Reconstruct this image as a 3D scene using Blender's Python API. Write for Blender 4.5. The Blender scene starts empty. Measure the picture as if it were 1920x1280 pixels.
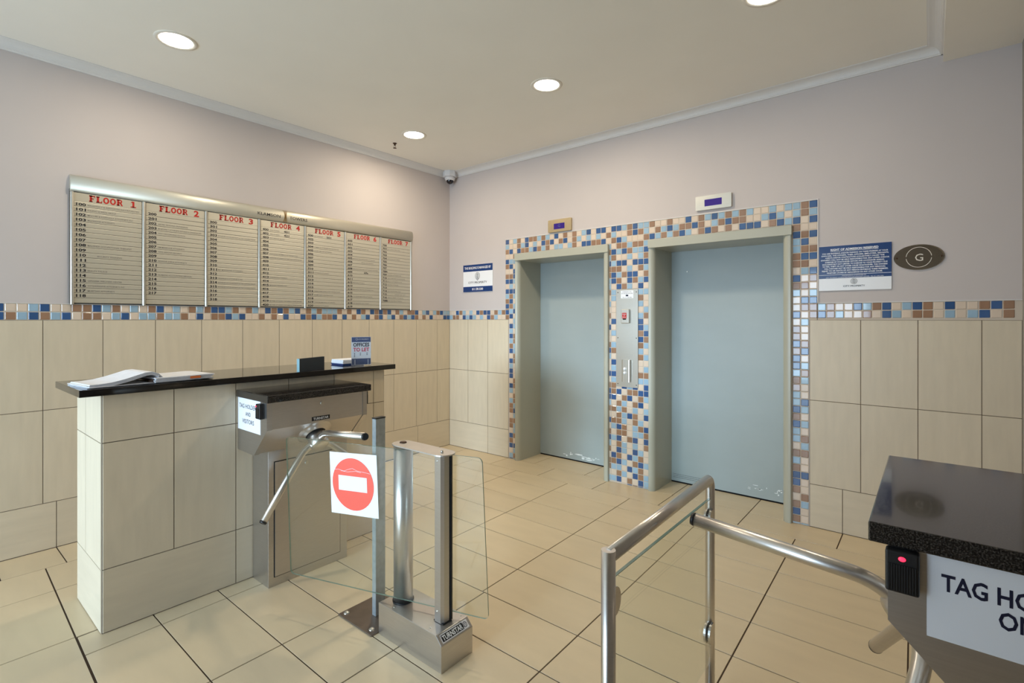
import bpy, bmesh, math, random
from mathutils import Vector, Matrix
random.seed(7)
PI = math.pi
C = bpy.context.scene.collection
scn = bpy.context.scene

# ---------------------------------------------------------------- camera
cam_d = bpy.data.cameras.new('camera'); cam = bpy.data.objects.new('camera', cam_d); C.objects.link(cam)
cam_d.sensor_width = 36; cam_d.lens = 36*952/1920; cam_d.shift_y = -42/1920; cam_d.clip_start = .03
cam.location = (4.44, -4.21, 1.5); cam.rotation_euler = (PI/2, 0, math.atan2(.636, .771))
scn.camera = cam
# ---------------------------------------------------------------- world: pale overcast sky outside the glazed front
W = bpy.data.worlds.new('sky'); scn.world = W; W.use_nodes = True
bg = W.node_tree.nodes['Background']; bg.inputs[0].default_value = (.62, .78, 1, 1); bg.inputs[1].default_value = 1.6
def area(name, loc, rot, sx, sy, power, color):
    l = bpy.data.lights.new(name, 'AREA'); l.shape = 'RECTANGLE'; l.size = sx; l.size_y = sy; l.energy = power; l.color = color
    o = bpy.data.objects.new(name, l); C.objects.link(o); o.location = loc; o.rotation_euler = rot
    return o
# daylight entering through the glazed shop front (opening in wall_front_and_daylight_block)
area('daylight', (1.9, -7.95, 1.20), (PI/2, 0, 0), 3.0, 2.2, 125, (.60, .80, 1))
sun = bpy.data.lights.new('sun', 'SUN'); sun.energy = 1.8; sun.angle = math.radians(11); sun.color = (.62, .82, 1)
so = bpy.data.objects.new('sun', sun); C.objects.link(so); so.rotation_euler = Vector((-.03, 1, -.09)).to_track_quat('-Z', 'Y').to_euler()
scn.view_settings.view_transform = 'Standard'; scn.view_settings.look = 'None'
scn.view_settings.gamma = 1; scn.view_settings.use_curve_mapping = False
scn.view_settings.exposure = 0.38
LAMP = 12.5

# ---------------------------------------------------------------- materials
def srgb(r, g, b):
    f = lambda c: (c/255/12.92) if c <= 10 else ((c/255+.055)/1.055)**2.4
    return (f(r), f(g), f(b), 1)
def mat(name, col, rough=.5, metal=0, var=.0, scale=8, stretch=(1,1,1), bump=0, island=0, coat=0, emit=None, estr=0, spec=None, alpha=None):
    m = bpy.data.materials.new(name); m.use_nodes = True; nt = m.node_tree; p = nt.nodes['Principled BSDF']
    p.inputs['Roughness'].default_value = rough; p.inputs['Metallic'].default_value = metal
    if coat: p.inputs['Coat Weight'].default_value = coat; p.inputs['Coat Roughness'].default_value = .04
    if spec is not None: p.inputs['Specular IOR Level'].default_value = spec
    tc = nt.nodes.new('ShaderNodeTexCoord'); mp = nt.nodes.new('ShaderNodeMapping'); nz = nt.nodes.new('ShaderNodeTexNoise')
    nt.links.new(tc.outputs['Object'], mp.inputs[0]); nt.links.new(mp.outputs[0], nz.inputs['Vector'])
    mp.inputs['Scale'].default_value = stretch; nz.inputs['Scale'].default_value = scale; nz.inputs['Detail'].default_value = 5
    mr = nt.nodes.new('ShaderNodeMapRange'); mr.inputs['From Min'].default_value = .25; mr.inputs['From Max'].default_value = .75
    mr.inputs['To Min'].default_value = 1-var; mr.inputs['To Max'].default_value = 1+var
    nt.links.new(nz.outputs['Fac'], mr.inputs['Value'])
    val = mr.outputs[0]
    if island:
        ge = nt.nodes.new('ShaderNodeNewGeometry'); mr2 = nt.nodes.new('ShaderNodeMapRange')
        mr2.inputs['To Min'].default_value = 1-island; mr2.inputs['To Max'].default_value = 1+island
        nt.links.new(ge.outputs['Random Per Island'], mr2.inputs['Value'])
        mu = nt.nodes.new('ShaderNodeMath'); mu.operation = 'MULTIPLY'
        nt.links.new(val, mu.inputs[0]); nt.links.new(mr2.outputs[0], mu.inputs[1]); val = mu.outputs[0]
    vm = nt.nodes.new('ShaderNodeVectorMath'); vm.operation = 'SCALE'; vm.inputs[0].default_value = col[:3]
    nt.links.new(val, vm.inputs['Scale']); nt.links.new(vm.outputs[0], p.inputs['Base Color'])
    if bump:
        b = nt.nodes.new('ShaderNodeBump'); b.inputs['Strength'].default_value = bump; b.inputs['Distance'].default_value = .004
        nt.links.new(nz.outputs['Fac'], b.inputs['Height']); nt.links.new(b.outputs[0], p.inputs['Normal'])
    if emit: p.inputs['Emission Color'].default_value = emit; p.inputs['Emission Strength'].default_value = estr
    return m
def glass_mat(name, tint, gl=1.0):
    m = bpy.data.materials.new(name); m.use_nodes = True; nt = m.node_tree; nt.nodes.clear()
    out = nt.nodes.new('ShaderNodeOutputMaterial'); mx = nt.nodes.new('ShaderNodeMixShader'); fr = nt.nodes.new('ShaderNodeFresnel')
    tr = nt.nodes.new('ShaderNodeBsdfTransparent'); gs = nt.nodes.new('ShaderNodeBsdfGlossy')
    ge = nt.nodes.new('ShaderNodeNewGeometry'); ir = nt.nodes.new('ShaderNodeMapRange')
    ir.inputs['To Min'].default_value = 1.45; ir.inputs['To Max'].default_value = 1/1.45          # same reflectance on both faces of the sheet
    nt.links.new(ge.outputs['Backfacing'], ir.inputs['Value']); nt.links.new(ir.outputs[0], fr.inputs[0]); tr.inputs[0].default_value = tint; gs.inputs['Roughness'].default_value = .01
    gs.inputs['Color'].default_value = (gl, gl, gl, 1)
    nt.links.new(fr.outputs[0], mx.inputs[0]); nt.links.new(tr.outputs[0], mx.inputs[1]); nt.links.new(gs.outputs[0], mx.inputs[2])
    nt.links.new(mx.outputs[0], out.inputs[0]); return m
M = {}
M['plaster'] = mat('lilac_grey_wall_paint', srgb(198, 190, 188), .75, var=.015, scale=3, bump=.06)
M['bay'] = mat('bounce_cutting_grey_wall_paint', srgb(150, 144, 138), .75, var=.02)  # grey darkened to cut the light these walls bounce onto the right side
M['ceil'] = mat('ceiling_paint', srgb(240, 236, 227), .8, var=.02, scale=2)
M['cornice'] = mat('white_cornice_paint', srgb(222, 220, 218), .55, var=.01)
M['walltile'] = mat('cream_wall_tile', srgb(211, 198, 175), .42, var=.05, scale=5, stretch=(5,5,.8), island=.025, bump=.02)
M['walltile_h'] = mat('cream_wall_tile_laid_sideways', srgb(211, 198, 175), .42, var=.05, scale=5, stretch=(.8,.8,5), island=.025, bump=.02)
M['grout'] = mat('brown_grout', srgb(112, 98, 84), .9, var=.1)
M['floortile'] = mat('cream_floor_tile', srgb(214, 196, 164), .33, var=.045, scale=4, stretch=(.7,2.6,1), island=.03, bump=.03)
M['floorgrout'] = mat('dark_floor_grout', srgb(66, 50, 38), .9, var=.15)
M['mgrout'] = mat('pale_mosaic_grout', srgb(198, 186, 172), .8, var=.04)
M['D'] = mat('dark_blue_glass_tile', srgb(52, 88, 138), .14, island=.10, coat=.6)
M['L'] = mat('light_blue_glass_tile', srgb(152, 182, 204), .14, island=.06, coat=.6)
M['B'] = mat('brown_glass_tile', srgb(152, 118, 94), .14, island=.08, coat=.6)
M['Wt'] = mat('cream_glass_tile', srgb(218, 200, 182), .14, island=.04, coat=.6)
M['liftpaint'] = mat('grey_green_frame_paint', srgb(178, 178, 164), .28, var=.02, scale=5)
M['doorpaint'] = mat('pale_blue_door_paint', srgb(158, 168, 168), .38, var=.03, scale=3, stretch=(1,1,2))
M['scuff'] = mat('scuffed_white_patch', srgb(226, 232, 232), .5, var=.1, scale=60)
M['black'] = mat('black_plastic', srgb(22, 23, 26), .4, var=.05)
M['dark'] = mat('dark_gap', srgb(18, 18, 20), .9)
M['steel'] = mat('brushed_stainless_steel', (.56, .54, .52, 1), .34, 1, var=.05, scale=9, stretch=(1,1,30), bump=.02)
M['steel_h'] = mat('sideways_brushed_stainless_steel', (.58, .55, .52, 1), .42, 1, var=.05, scale=9, stretch=(2,2,40), bump=.02)
M['tube'] = mat('polished_steel_tube', (.64, .61, .58, 1), .3, 1, var=.03, scale=30, stretch=(1,1,8))
M['galv'] = mat('worn_galvanised_steel', srgb(176, 186, 192), .42, .75, var=.14, scale=40)
M['plate'] = mat('dull_steel_plate', srgb(128, 118, 110), .4, .85, var=.1, scale=14)
M['alu'] = mat('satin_aluminium', srgb(206, 202, 192), .3, .85, var=.02, scale=20, stretch=(1,1,10))
M['slat'] = mat('champagne_aluminium_slat', srgb(206, 200, 184), .42, .55, var=.02, scale=20, stretch=(1,1,30))
M['brass'] = mat('warm_brushed_metal', srgb(200, 182, 146), .3, .9, var=.04, scale=40)
M['granite'] = mat('black_speckled_granite', srgb(44, 42, 41), .1, var=0, coat=.3)
def granite(m, scale):
    nt = m.node_tree; p = nt.nodes['Principled BSDF']; v = nt.nodes.new('ShaderNodeTexNoise'); v.inputs['Scale'].default_value = scale; v.inputs['Detail'].default_value = 2
    tc = nt.nodes.new('ShaderNodeTexCoord'); nt.links.new(tc.outputs['Object'], v.inputs['Vector'])
    r = nt.nodes.new('ShaderNodeValToRGB'); r.color_ramp.elements[0].position = .45; r.color_ramp.elements[0].color = srgb(12,11,12)
    r.color_ramp.elements[1].position = .72; r.color_ramp.elements[1].color = srgb(84,79,74)
    nt.links.new(v.outputs['Fac'], r.inputs[0]); nt.links.new(r.outputs[0], p.inputs['Base Color'])
granite(M['granite'], 330)
M['blackstone'] = mat('polished_black_stone', srgb(17, 15, 15), .07, var=.1, scale=80, coat=.3)
M['paper'] = mat('white_paper', srgb(232, 234, 240), .5, var=.01)
M['page'] = mat('book_page_paper', srgb(226, 226, 230), .7, var=.06, scale=30)
M['ink'] = mat('black_ink', srgb(20, 20, 30), .5)
M['graphite'] = mat('grey_ink', srgb(84, 80, 78), .5)
M['red'] = mat('red_ink', srgb(186, 32, 22), .45)
M['coral'] = mat('coral_red_ink', srgb(238, 92, 74), .4)
M['pink'] = mat('pink_red_ink', srgb(226, 60, 96), .4)
M['navy'] = mat('navy_print', srgb(16, 54, 112), .25)
M['navyink'] = mat('navy_ink', srgb(16, 20, 52), .4)
M['slate'] = mat('slate_blue_print', srgb(84, 100, 140), .3)
M['white'] = mat('white_print', srgb(238, 240, 244), .3)
M['gold'] = mat('gold_print', srgb(150, 112, 50), .35, .5)
M['orange'] = mat('orange_print', srgb(226, 120, 60), .5)
M['cyanedge'] = mat('teal_edge', srgb(140, 180, 190), .3)
M['display'] = mat('violet_display', srgb(40, 24, 90), .15, emit=srgb(70, 40, 160), estr=.25)
M['glow'] = mat('lamp_diffuser', srgb(255, 255, 255), .5, emit=(1, .93, .80, 1), estr=14)
M['ring'] = mat('lamp_ring_paint', srgb(226, 220, 208), .4)
M['led'] = mat('red_indicator', srgb(255, 40, 60), .4, emit=(1, .02, .06, 1), estr=2.2)
M['camshell'] = mat('white_camera_shell', srgb(222, 222, 224), .4)
M['camdome'] = mat('smoked_dome', srgb(14, 14, 26), .06, coat=.5)
M['bronze'] = mat('dark_bronze', srgb(70, 50, 36), .4, .6)
M['mirror'] = mat('polished_plaque_metal', (.62, .60, .56, 1), .06, 1)
M['glass'] = glass_mat('green_tinted_glass', (.955, .98, .968, 1))
M['acrylic'] = glass_mat('clear_acrylic', (.96, .97, .98, 1))
M['glassedge'] = mat('green_glass_edge', srgb(118, 146, 134), .2, coat=.4)
M['frontglass'] = glass_mat('shopfront_glass', (.97, .98, .98, 1))
M['pave'] = mat('outside_paving', srgb(150, 146, 138), .8, var=.1)

# ---------------------------------------------------------------- helpers
class MB:
    def __init__(s): s.bm = bmesh.new(); s.mi = 0
    def _m(s, faces):
        for f in faces: f.material_index = s.mi
    def box(s, a, b, bev=0, seg=2, only=None):
        a, b = Vector(a), Vector(b); c = (a+b)/2; d = b-a
        r = bmesh.ops.create_cube(s.bm, size=1, matrix=Matrix.Translation(c) @ Matrix.Diagonal((abs(d.x), abs(d.y), abs(d.z), 1)))
        fs = {f for v in r['verts'] for f in v.link_faces}; s._m(fs)
        if bev:
            es = {e for v in r['verts'] for e in v.link_edges}
            if only: es = {e for e in es if only(e)}
            rr = bmesh.ops.bevel(s.bm, geom=list(es), offset=bev, segments=seg, affect='EDGES', profile=.5); s._m(rr['faces'])
        return s
    def prism(s, pts, vec):                       # planar polygon swept along vec
        vec = Vector(vec); v0 = [s.bm.verts.new(p) for p in pts]; v1 = [s.bm.verts.new(Vector(p)+vec) for p in pts]; n = len(pts)
        fs = [s.bm.faces.new(v0[::-1]), s.bm.faces.new(v1)]
        for i in range(n): fs.append(s.bm.faces.new((v0[i], v0[(i+1) % n], v1[(i+1) % n], v1[i])))
        s._m(fs); bmesh.ops.recalc_face_normals(s.bm, faces=fs); return s
    def cyl(s, p, q, r, r2=None, n=28, cap=True):
        p, q = Vector(p), Vector(q); d = q-p; R = d.to_track_quat('Z', 'Y').to_matrix().to_4x4()
        o = bmesh.ops.create_cone(s.bm, cap_ends=cap, segments=n, radius1=r, radius2=r if r2 is None else r2, depth=d.length, matrix=Matrix.Translation((p+q)/2) @ R)
        fs = {f for v in o['verts'] for f in v.link_faces}; s._m(fs)
        for f in fs:
            if len(f.verts) == 4: f.smooth = True
        return s
    def tube(s, pts, r, n=18, caps=True):
        pts = [Vector(p) for p in pts]; rings = []; up = None
        for i, p in enumerate(pts):
            t = (pts[min(i+1, len(pts)-1)]-pts[max(i-1, 0)]).normalized()
            if up is None: up = t.orthogonal().normalized()
            up = (up - t*up.dot(t)).normalized(); w = t.cross(up)
            rings.append([s.bm.verts.new(p+(up*math.cos(2*PI*k/n)+w*math.sin(2*PI*k/n))*r) for k in range(n)])
        fs = []
        for a, b in zip(rings, rings[1:]):
            for k in range(n):
                f = s.bm.faces.new((a[k], a[(k+1) % n], b[(k+1) % n], b[k])); f.smooth = True; fs.append(f)
        if caps: fs += [s.bm.faces.new(rings[0][::-1]), s.bm.faces.new(rings[-1])]
        s._m(fs); return s
    def lathe(s, prof, o, ax=(0,0,1), n=36):       # prof: (radius, along axis)
        o = Vector(o); ax = Vector(ax).normalized(); u = ax.orthogonal().normalized(); w = ax.cross(u); rings = []
        for r, h in prof:
            if r < 1e-5: rings.append([s.bm.verts.new(o+ax*h)])
            else: rings.append([s.bm.verts.new(o+ax*h+(u*math.cos(2*PI*k/n)+w*math.sin(2*PI*k/n))*r) for k in range(n)])
        fs = []
        for a, b in zip(rings, rings[1:]):
            for k in range(n):
                A = [a[0]] if len(a) == 1 else [a[k], a[(k+1) % n]]; B = [b[0]] if len(b) == 1 else [b[(k+1) % n], b[k]]
                if len(A)+len(B) > 2:
                    f = s.bm.faces.new(A+B); f.smooth = True; fs.append(f)
        s._m(fs); return s
    def poly(s, pts):
        f = s.bm.faces.new([s.bm.verts.new(p) for p in pts]); f.material_index = s.mi; return s
    def build(s, name, m, parent=None, smooth_angle=None):
        me = bpy.data.meshes.new(name); s.bm.to_mesh(me); s.bm.free()
        for x in (m if isinstance(m, (list, tuple)) else [m]): me.materials.append(x)
        o = bpy.data.objects.new(name, me); C.objects.link(o)
        if parent:
            o.parent = parent; o.matrix_parent_inverse = Matrix.Translation(-parent.location) if parent.type == 'EMPTY' else parent_inv(parent)
        return o
def parent_inv(p):
    return Matrix.Identity(4) if p.parent is None or p.parent.type != 'EMPTY' else Matrix.Identity(4)
def empty(name, loc=(0,0,0)):
    o = bpy.data.objects.new(name, None); C.objects.link(o); o.location = loc; o.empty_display_size = .1; return o
def tag(o, label=None, cat=None, group=None, kind=None):
    if label: o['label'] = label
    if cat: o['category'] = cat
    if group: o['group'] = group
    if kind: o['kind'] = kind
    return o
def struct(o): o['kind'] = 'structure'; return o
# lettering: every string becomes mesh in one object. right / up give the writing plane
class Ink:
    def __init__(s, right, up): s.R = Vector(right).normalized(); s.U = Vector(up).normalized(); s.items = []; s.polys = []
    def t(s, txt, pos, size, align='LEFT', bold=0, xs=1.0, fit=None): s.items.append((txt, Vector(pos), size, align, bold, xs, fit)); return s
    def rect(s, o, x0, y0, x1, y1): s.polys.append([Vector(o)+s.R*x+s.U*y for x, y in ((x0,y0),(x1,y0),(x1,y1),(x0,y1))]); return s
    def quad(s, o, pts): s.polys.append([Vector(o)+s.R*x+s.U*y for x, y in pts]); return s
    def ring(s, o, cx, cy, rx, ry, t, n=20, a0=0, a1=2*PI):
        for k in range(n):
            p, q = a0+(a1-a0)*k/n, a0+(a1-a0)*(k+1)/n
            s.quad(o, [(cx+rx*math.cos(p), cy+ry*math.sin(p)), (cx+rx*math.cos(q), cy+ry*math.sin(q)), (cx+(rx-t)*math.cos(q), cy+(ry-t)*math.sin(q)), (cx+(rx-t)*math.cos(p), cy+(ry-t)*math.sin(p))])
        return s
    def build(s, name, m, parent):
        tmp = []
        for it in s.items:
            c = bpy.data.curves.new('t', 'FONT'); c.body = it[0]; c.size = 1; c.align_x = 'LEFT'; c.offset = it[4]; c.resolution_u = 2
            o = bpy.data.objects.new('t', c); C.objects.link(o); tmp.append(o)
        bpy.context.view_layer.update(); dg = bpy.context.evaluated_depsgraph_get(); bm = bmesh.new()
        for o, (txt, pos, size, al, bold, xs, fit) in zip(tmp, s.items):
            me = bpy.data.meshes.new_from_object(o.evaluated_get(dg)); k = len(bm.verts)
            if not me.vertices: continue
            x0 = min(v.co.x for v in me.vertices); x1 = max(v.co.x for v in me.vertices)
            sx = size*xs if fit is None else fit/(x1-x0)
            off = {'LEFT': x0, 'CENTER': (x0+x1)/2, 'RIGHT': x1}[al]
            vs = [bm.verts.new(pos+s.R*(v.co.x-off)*sx+s.U*v.co.y*size) for v in me.vertices]
            for f in me.polygons:
                try: bm.faces.new([vs[i] for i in f.vertices])
                except ValueError: pass
            bpy.data.meshes.remove(me)
        for pl in s.polys: bm.faces.new([bm.verts.new(p) for p in pl])
        for o in tmp:
            c = o.data; bpy.data.objects.remove(o); bpy.data.curves.remove(c)
        me = bpy.data.meshes.new(name); bm.to_mesh(me); bm.free(); me.materials.append(m)
        o = bpy.data.objects.new(name, me); C.objects.link(o)
        if parent:
            o.parent = parent
            if parent.type == 'EMPTY': o.matrix_parent_inverse = Matrix.Translation(-parent.location)
        return o

# ================================================================ THE ROOM
CE = 3.225; XR = 4.855; YF = -8.0
# ---- floor
def floor_tiles():
    mb = MB(); g = .0025
    cut = lambda x: -3.628-.033*x                     # the slanting joint where the two tiled areas meet
    def tile(x0, x1, y0, y1, sh=-.02, gx=g):
        if x1-x0 < .02 or (not isinstance(y0, str) and not isinstance(y1, str) and y1-y0 < .02): return
        b = .0012
        def quad(e):
            ys0 = [cut(x0+e)+.003+e] + [cut(x1-e)+.003+e] if y0 == 'cut' else [y0+g+e]*2
            ys1 = [cut(x1-e)-.003-e] + [cut(x0+e)-.003-e] if y1 == 'cut' else [y1-g-e]*2
            f_ = lambda x, y: (x+sh*y, y)
            return [f_(x0+gx+e, ys0[0]), f_(x1-gx-e, ys0[1]), f_(x1-gx-e, ys1[0]), f_(x0+gx+e, ys1[1])]
        a = quad(0)
        z0, z1 = -.004, 0
        lo = [mb.bm.verts.new((x, y, z0)) for x, y in a]
        c = quad(b)
        hi = [mb.bm.verts.new((x, y, z1)) for x, y in c]
        mb.bm.faces.new(hi)
        for i in range(4): mb.bm.faces.new((lo[i], lo[(i+1) % 4], hi[(i+1) % 4], hi[i]))
    def rows(xs, ys, **k):
        for y0, y1 in zip(ys, ys[1:]):
            for x0, x1 in zip(xs, xs[1:]): tile(x0, x1, y0, y1, **k)
    # inside the lift recesses
    rows([.9, 1.26, 1.869, 2.3, 2.45], [0, .36], sh=0); rows([2.45, 2.74, 3.351, 3.7], [0, .36], sh=0)
    # first row along the lift wall
    rows([0, .306, .914, 1.527, 2.13, 2.743, 3.351, 3.965, 4.57, 4.86], [-.303, 0], sh=0)
    A = [0, .05, .66, 1.265, 1.872, 2.49, 3.105, 3.72, 4.335, 4.86]
    rows(A, [-2.155, -1.84, -1.52, -1.205, -.885, -.556, -.303])
    B_ = [0, .33, .70, 1.325, 1.53, 2.07, 2.505, 3.105, 3.72, 4.335, 4.86]
    Bn = [1.265, 1.457, 2.07, 2.505, 3.105, 3.72, 4.335, 4.86]
    rows(Bn, [-3.38, -3.078, -2.776, -2.468, -2.155])
    rows([0, .328], [-8.1, -7.49, -6.88, -6.27, -5.66, -5.05, -4.44, -3.83, -3.54, -2.93, -2.155], sh=0)
    rows([.328, .706, 1.33], ['cut', -3.0], sh=0); rows([.328, .706, 1.33], [-3.0, -2.155], sh=0)
    rows([1.262, 1.456, 2.07, 2.68, 3.29, 3.9, 4.5, 4.86], ['cut', -3.38])
    ys = [-4.26-.61*k for k in range(7)][::-1]+['cut']
    rows([.328, .704, 1.328, 1.94, 2.55, 3.16, 3.77, 4.38, 4.86], ys, sh=0)
    mb.mi = 1; mb.poly([(-.2, YF-.1, -.003), (5.1, YF-.1, -.003), (5.1, .45, -.003), (-.2, .45, -.003)])
    mb.box((-.2, YF-.1, -.12), (5.1, .45, -.0045))
    return struct(mb.build('floor', [M['floortile'], M['floorgrout']]))
floor_tiles()
# ---- walls
wl = struct(MB().box((-.15, YF, 0), (0, .2, CE+.1)).build('wall_left', M['plaster']))
mb = MB(); mb.box((0, 0, 0), (1.03, .36, CE+.1)).box((2.14, 0, 0), (2.535, .36, CE+.1)).box((3.65, 0, 0), (XR, .36, CE+.1))
mb.box((1.03, 0, 2.19), (2.14, .36, CE+.1)).box((2.535, 0, 2.19), (3.65, .36, CE+.1))
mb.box((-.15, .42, 0), (XR+.15, .55, CE+.1))
wb = struct(mb.build('wall_back', M['plaster']))
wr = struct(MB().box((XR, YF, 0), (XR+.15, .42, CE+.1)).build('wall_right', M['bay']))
mb = MB(); mb.box((0, YF-.15, 0), (.3, YF, CE+.1)).box((3.4, YF-.15, 0), (3.75, YF, CE+.1)).box((.3, YF-.15, 2.4), (3.4, YF, CE+.1))
mb.box((3.6, YF, 0), (3.75, -4.75, CE+.1)).box((3.75, -4.9, 0), (XR, -4.75, CE+.1))        # unseen partition beside the passage, added to keep daylight off the right side
struct(mb.build('wall_front_and_daylight_block', M['bay']))
mb = MB()
for x in (.3, 1.82, 3.34): mb.box((x, YF-.1, 0), (x+.06, YF-.05, 2.4))
for z in (0, 2.34): mb.box((.36, YF-.1, z), (3.34, YF-.05, z+.06))
wf = struct(mb.build('window_1', M['alu']))
MB().box((.36, YF-.08, .06), (3.34, YF-.075, 2.34)).build('pane', M['frontglass'], wf)
struct(MB().box((-3, YF-8, -.14), (8, YF-.16, -.02)).build('trim_6', M['pave']))
struct(MB().box((-.15, YF, CE), (4.5, .36, CE+.12)).build('ceiling', M['ceil']))
struct(MB().box((4.5, YF, 3.125), (XR, 0, CE+.12)).build('trim_5', M['ceil']))        # lowered ceiling beam
# ---- cornice: cove profile
def cove(p0, p1, inward, name):
    p0, p1, n = Vector(p0), Vector(p1), Vector(inward); z0 = 3.170; h = CE-z0; d = .078
    prof = [(0, 0), (.010, 0), (.012, .006)]
    for k in range(7):
        a = k/6*PI/2; prof.append((.016+(d-.026)*(1-math.cos(a)), .008+(h-.014)*math.sin(a)))
    prof += [(d-.004, h-.004), (d, h-.004), (d, h), (0, h)]
    pts = [p0+n*a+Vector((0, 0, z0+b)) for a, b in prof]
    mb = MB(); mb.prism(pts, p1-p0); return struct(mb.build(name, M['cornice']))
cove((0, -.0, 0), (0, YF, 0), (1, 0, 0), 'trim_1'); cove((.0, 0, 0), (4.5, 0, 0), (0, -1, 0), 'trim_2'); cove((4.5, 0, 0), (4.5, YF, 0), (-1, 0, 0), 'trim_3')
# ---- wainscot tiles on the walls (own mesh per wall)
def tiles(name, parent, cells, o, R_, up=(0,0,1), nrm=(0,-1,0), th=.004, grout=True, bounds=None):
    o, R_, U, N = Vector(o), Vector(R_), Vector(up), Vector(nrm); mb = MB(); g = .0016
    for (x0, x1, z0, z1, h) in cells:
        if x1-x0 < .006: continue
        mb.mi = 1 if h else 0; b = .001
        lo = [mb.bm.verts.new(o+R_*x+U*z+N*.0005) for x, z in ((x0+g, z0+g), (x1-g, z0+g), (x1-g, z1-g), (x0+g, z1-g))]
        hi = [mb.bm.verts.new(o+R_*x+U*z+N*th) for x, z in ((x0+g+b, z0+g+b), (x1-g-b, z0+g+b), (x1-g-b, z1-g-b), (x0+g+b, z1-g-b))]
        fs = [mb.bm.faces.new(hi)]+[mb.bm.faces.new((lo[i], lo[(i+1) % 4], hi[(i+1) % 4], hi[i])) for i in range(4)]
        for f in fs: f.material_index = mb.mi
    bmesh.ops.recalc_face_normals(mb.bm, faces=mb.bm.faces)
    mb.mi = 2
    for (x0, x1, z0, z1) in bounds or []:
        mb.poly([o+R_*x+U*z+N*.001 for x, z in ((x0, z0), (x1, z0), (x1, z1), (x0, z1))])
    return mb.build(name, [M['walltile'], M['walltile_h'], M['grout']], parent)
ZB = 1.4935                                        # underside of the mosaic band
def courses(edges, low, x0, x1, zt=ZB, z1=.908, z0=.304):
    cs = []
    def span(es, a, b, h):
        es = sorted(e for e in es if x0 < e < x1); es = [x0]+es+[x1]
        for p, q in zip(es, es[1:]): cs.append((p, q, a, b, h))
    span(edges, z1, zt, 0); span(edges, z0, z1, 0); span(low, .002, z0, 1); return cs
# left wall runs along -y: coordinate = -y
le = [.821-.3095*2+.3095*k for k in range(30)]; ll = [.49+.61*k for k in range(14)]
tiles('wainscot_tiles', wl, courses(le, ll, 0.004, 8.0), (0,0,0), (0,-1,0), nrm=(1,0,0), bounds=[(0, 8, 0, ZB)])
be = [.311+.306*k for k in range(3)]; bl = [.619]
re_ = [4.069, 4.376, 4.68]; rl = [3.964, 4.574]
tiles('wainscot_tiles', wb, courses(be, bl, 0.004, .922)+courses(re_, rl, 3.763, XR, z1=.915, z0=.309), (0,0,0), (1,0,0), bounds=[(0, .922, 0, ZB), (3.763, XR, 0, ZB)])
# ---- mosaic
P = .0533
def mosaic(name, parent, items, o, R_, nrm, backs):
    """items: (x0, z0, w, h, colour)"""
    o, R_, N = Vector(o), Vector(R_), Vector(nrm); U = Vector((0,0,1)); mb = MB(); bm = mb.bm; ix = dict(D=0, L=1, B=2, W=3)
    prof = (0, .09, .91, 1)
    for (x0, z0, w, h, c) in items:
        g = .0012; vs = []; ta = random.uniform(-.0004, .0004); tb = random.uniform(-.0004, .0004)
        for i, a in enumerate(prof):
            for j, b in enumerate(prof):
                e = (0 if i in (0, 3) or j in (0, 3) else .0034)
                d = .0012+e+(ta*(a-.5)*2+tb*(b-.5)*2 if e else 0)
                vs.append(bm.verts.new(o+R_*(x0+g+(w-2*g)*a)+U*(z0+g+(h-2*g)*b)+N*d))
        for i in range(3):
            for j in range(3):
                k = i*4+j; f = bm.faces.new((vs[k], vs[k+4], vs[k+5], vs[k+1])); f.material_index = ix[c]
    bmesh.ops.recalc_face_normals(bm, faces=bm.faces)
    mb.mi = 4
    for (x0, x1, z0, z1) in backs: mb.poly([o+R_*x+U*z+N*.0022 for x, z in ((x0, z0), (x1, z0), (x1, z1), (x0, z1))])
    return mb.build(name, [M['D'], M['L'], M['B'], M['Wt'], M['mgrout']], parent)
rc = lambda: random.choice('DLLBBWWW' if random.random() < .5 else 'DDLBWW')
# band on the left wall (transcribed from far end of the picture to the corner)
top = 'DWWLDWW' + 'BBDLBWLWBDWLWBLBDDLBWBL' + 'WDBDBLDWBLBLLLBWBWDBWDBDBDWBLWBBDWLDWL'
bot = 'DBLDBLD' + 'WBBWLDWLLBLLBWDWBBDLDWW' + 'BWBWDWWDBDLBBDWDWBWLDWBDWLDWBDLDBWBWDW'
items = []; n = len(top); tail = 4
for k in range(150):
    i = n-1-(k-tail)
    a, b = (top[i], bot[i]) if 0 <= i < n and k >= tail else (rc(), rc())
    w = P if k < 149 else P
    if k*P+P > 8.0: break
    items += [(k*P, ZB+P, w, P, a), (k*P, ZB, w, P, b)]
mosaic('mosaic_band', wl, items, (0,0,0), (0,-1,0), (1,0,0), [(0, 8, ZB, ZB+2*P)])
# lift wall
items = []; X0 = .877; ZT = 2.357
def cell(c, r, ch): items.append((X0+c*P*1.0015, ZT-(r+1)*P, P, P, ch))
r0 = 'DWLBWDBBLBLWDWBWBWLDWDDWDDLBDLLBWWBWWDWBLDLBLBLWWLWLLBD'
r1 = 'LWWBLDWLWDBDWBDWBLWLWLWBLWWBDBLWBLDLBBDBWLBDBBWWLDLWLBL'
r2 = 'BDWDBBLDBLBWLLWLBWDDBBDWBDLWWWBDLBLBDLWBDBWBWDDDWBDLDWD'
for r, s_ in enumerate((r0, r1, r2)):
    for c in range(55): cell(c, r, s_[c] if c < len(s_) else rc())
left = ['WWB','DLL','BDW','WWD','BBD','DDL','WLW','DDD','LBL','BDW','DBL']          # rows 3..13, columns 0..2
for k, s_ in enumerate(left):
    for c in range(3): cell(c, 3+k, s_[c])
for r, s_ in ((14, 'LD'), (15, 'DW'), (16, 'WL')):
    for c in (0, 1): cell(c+1, r, s_[c])
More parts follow.
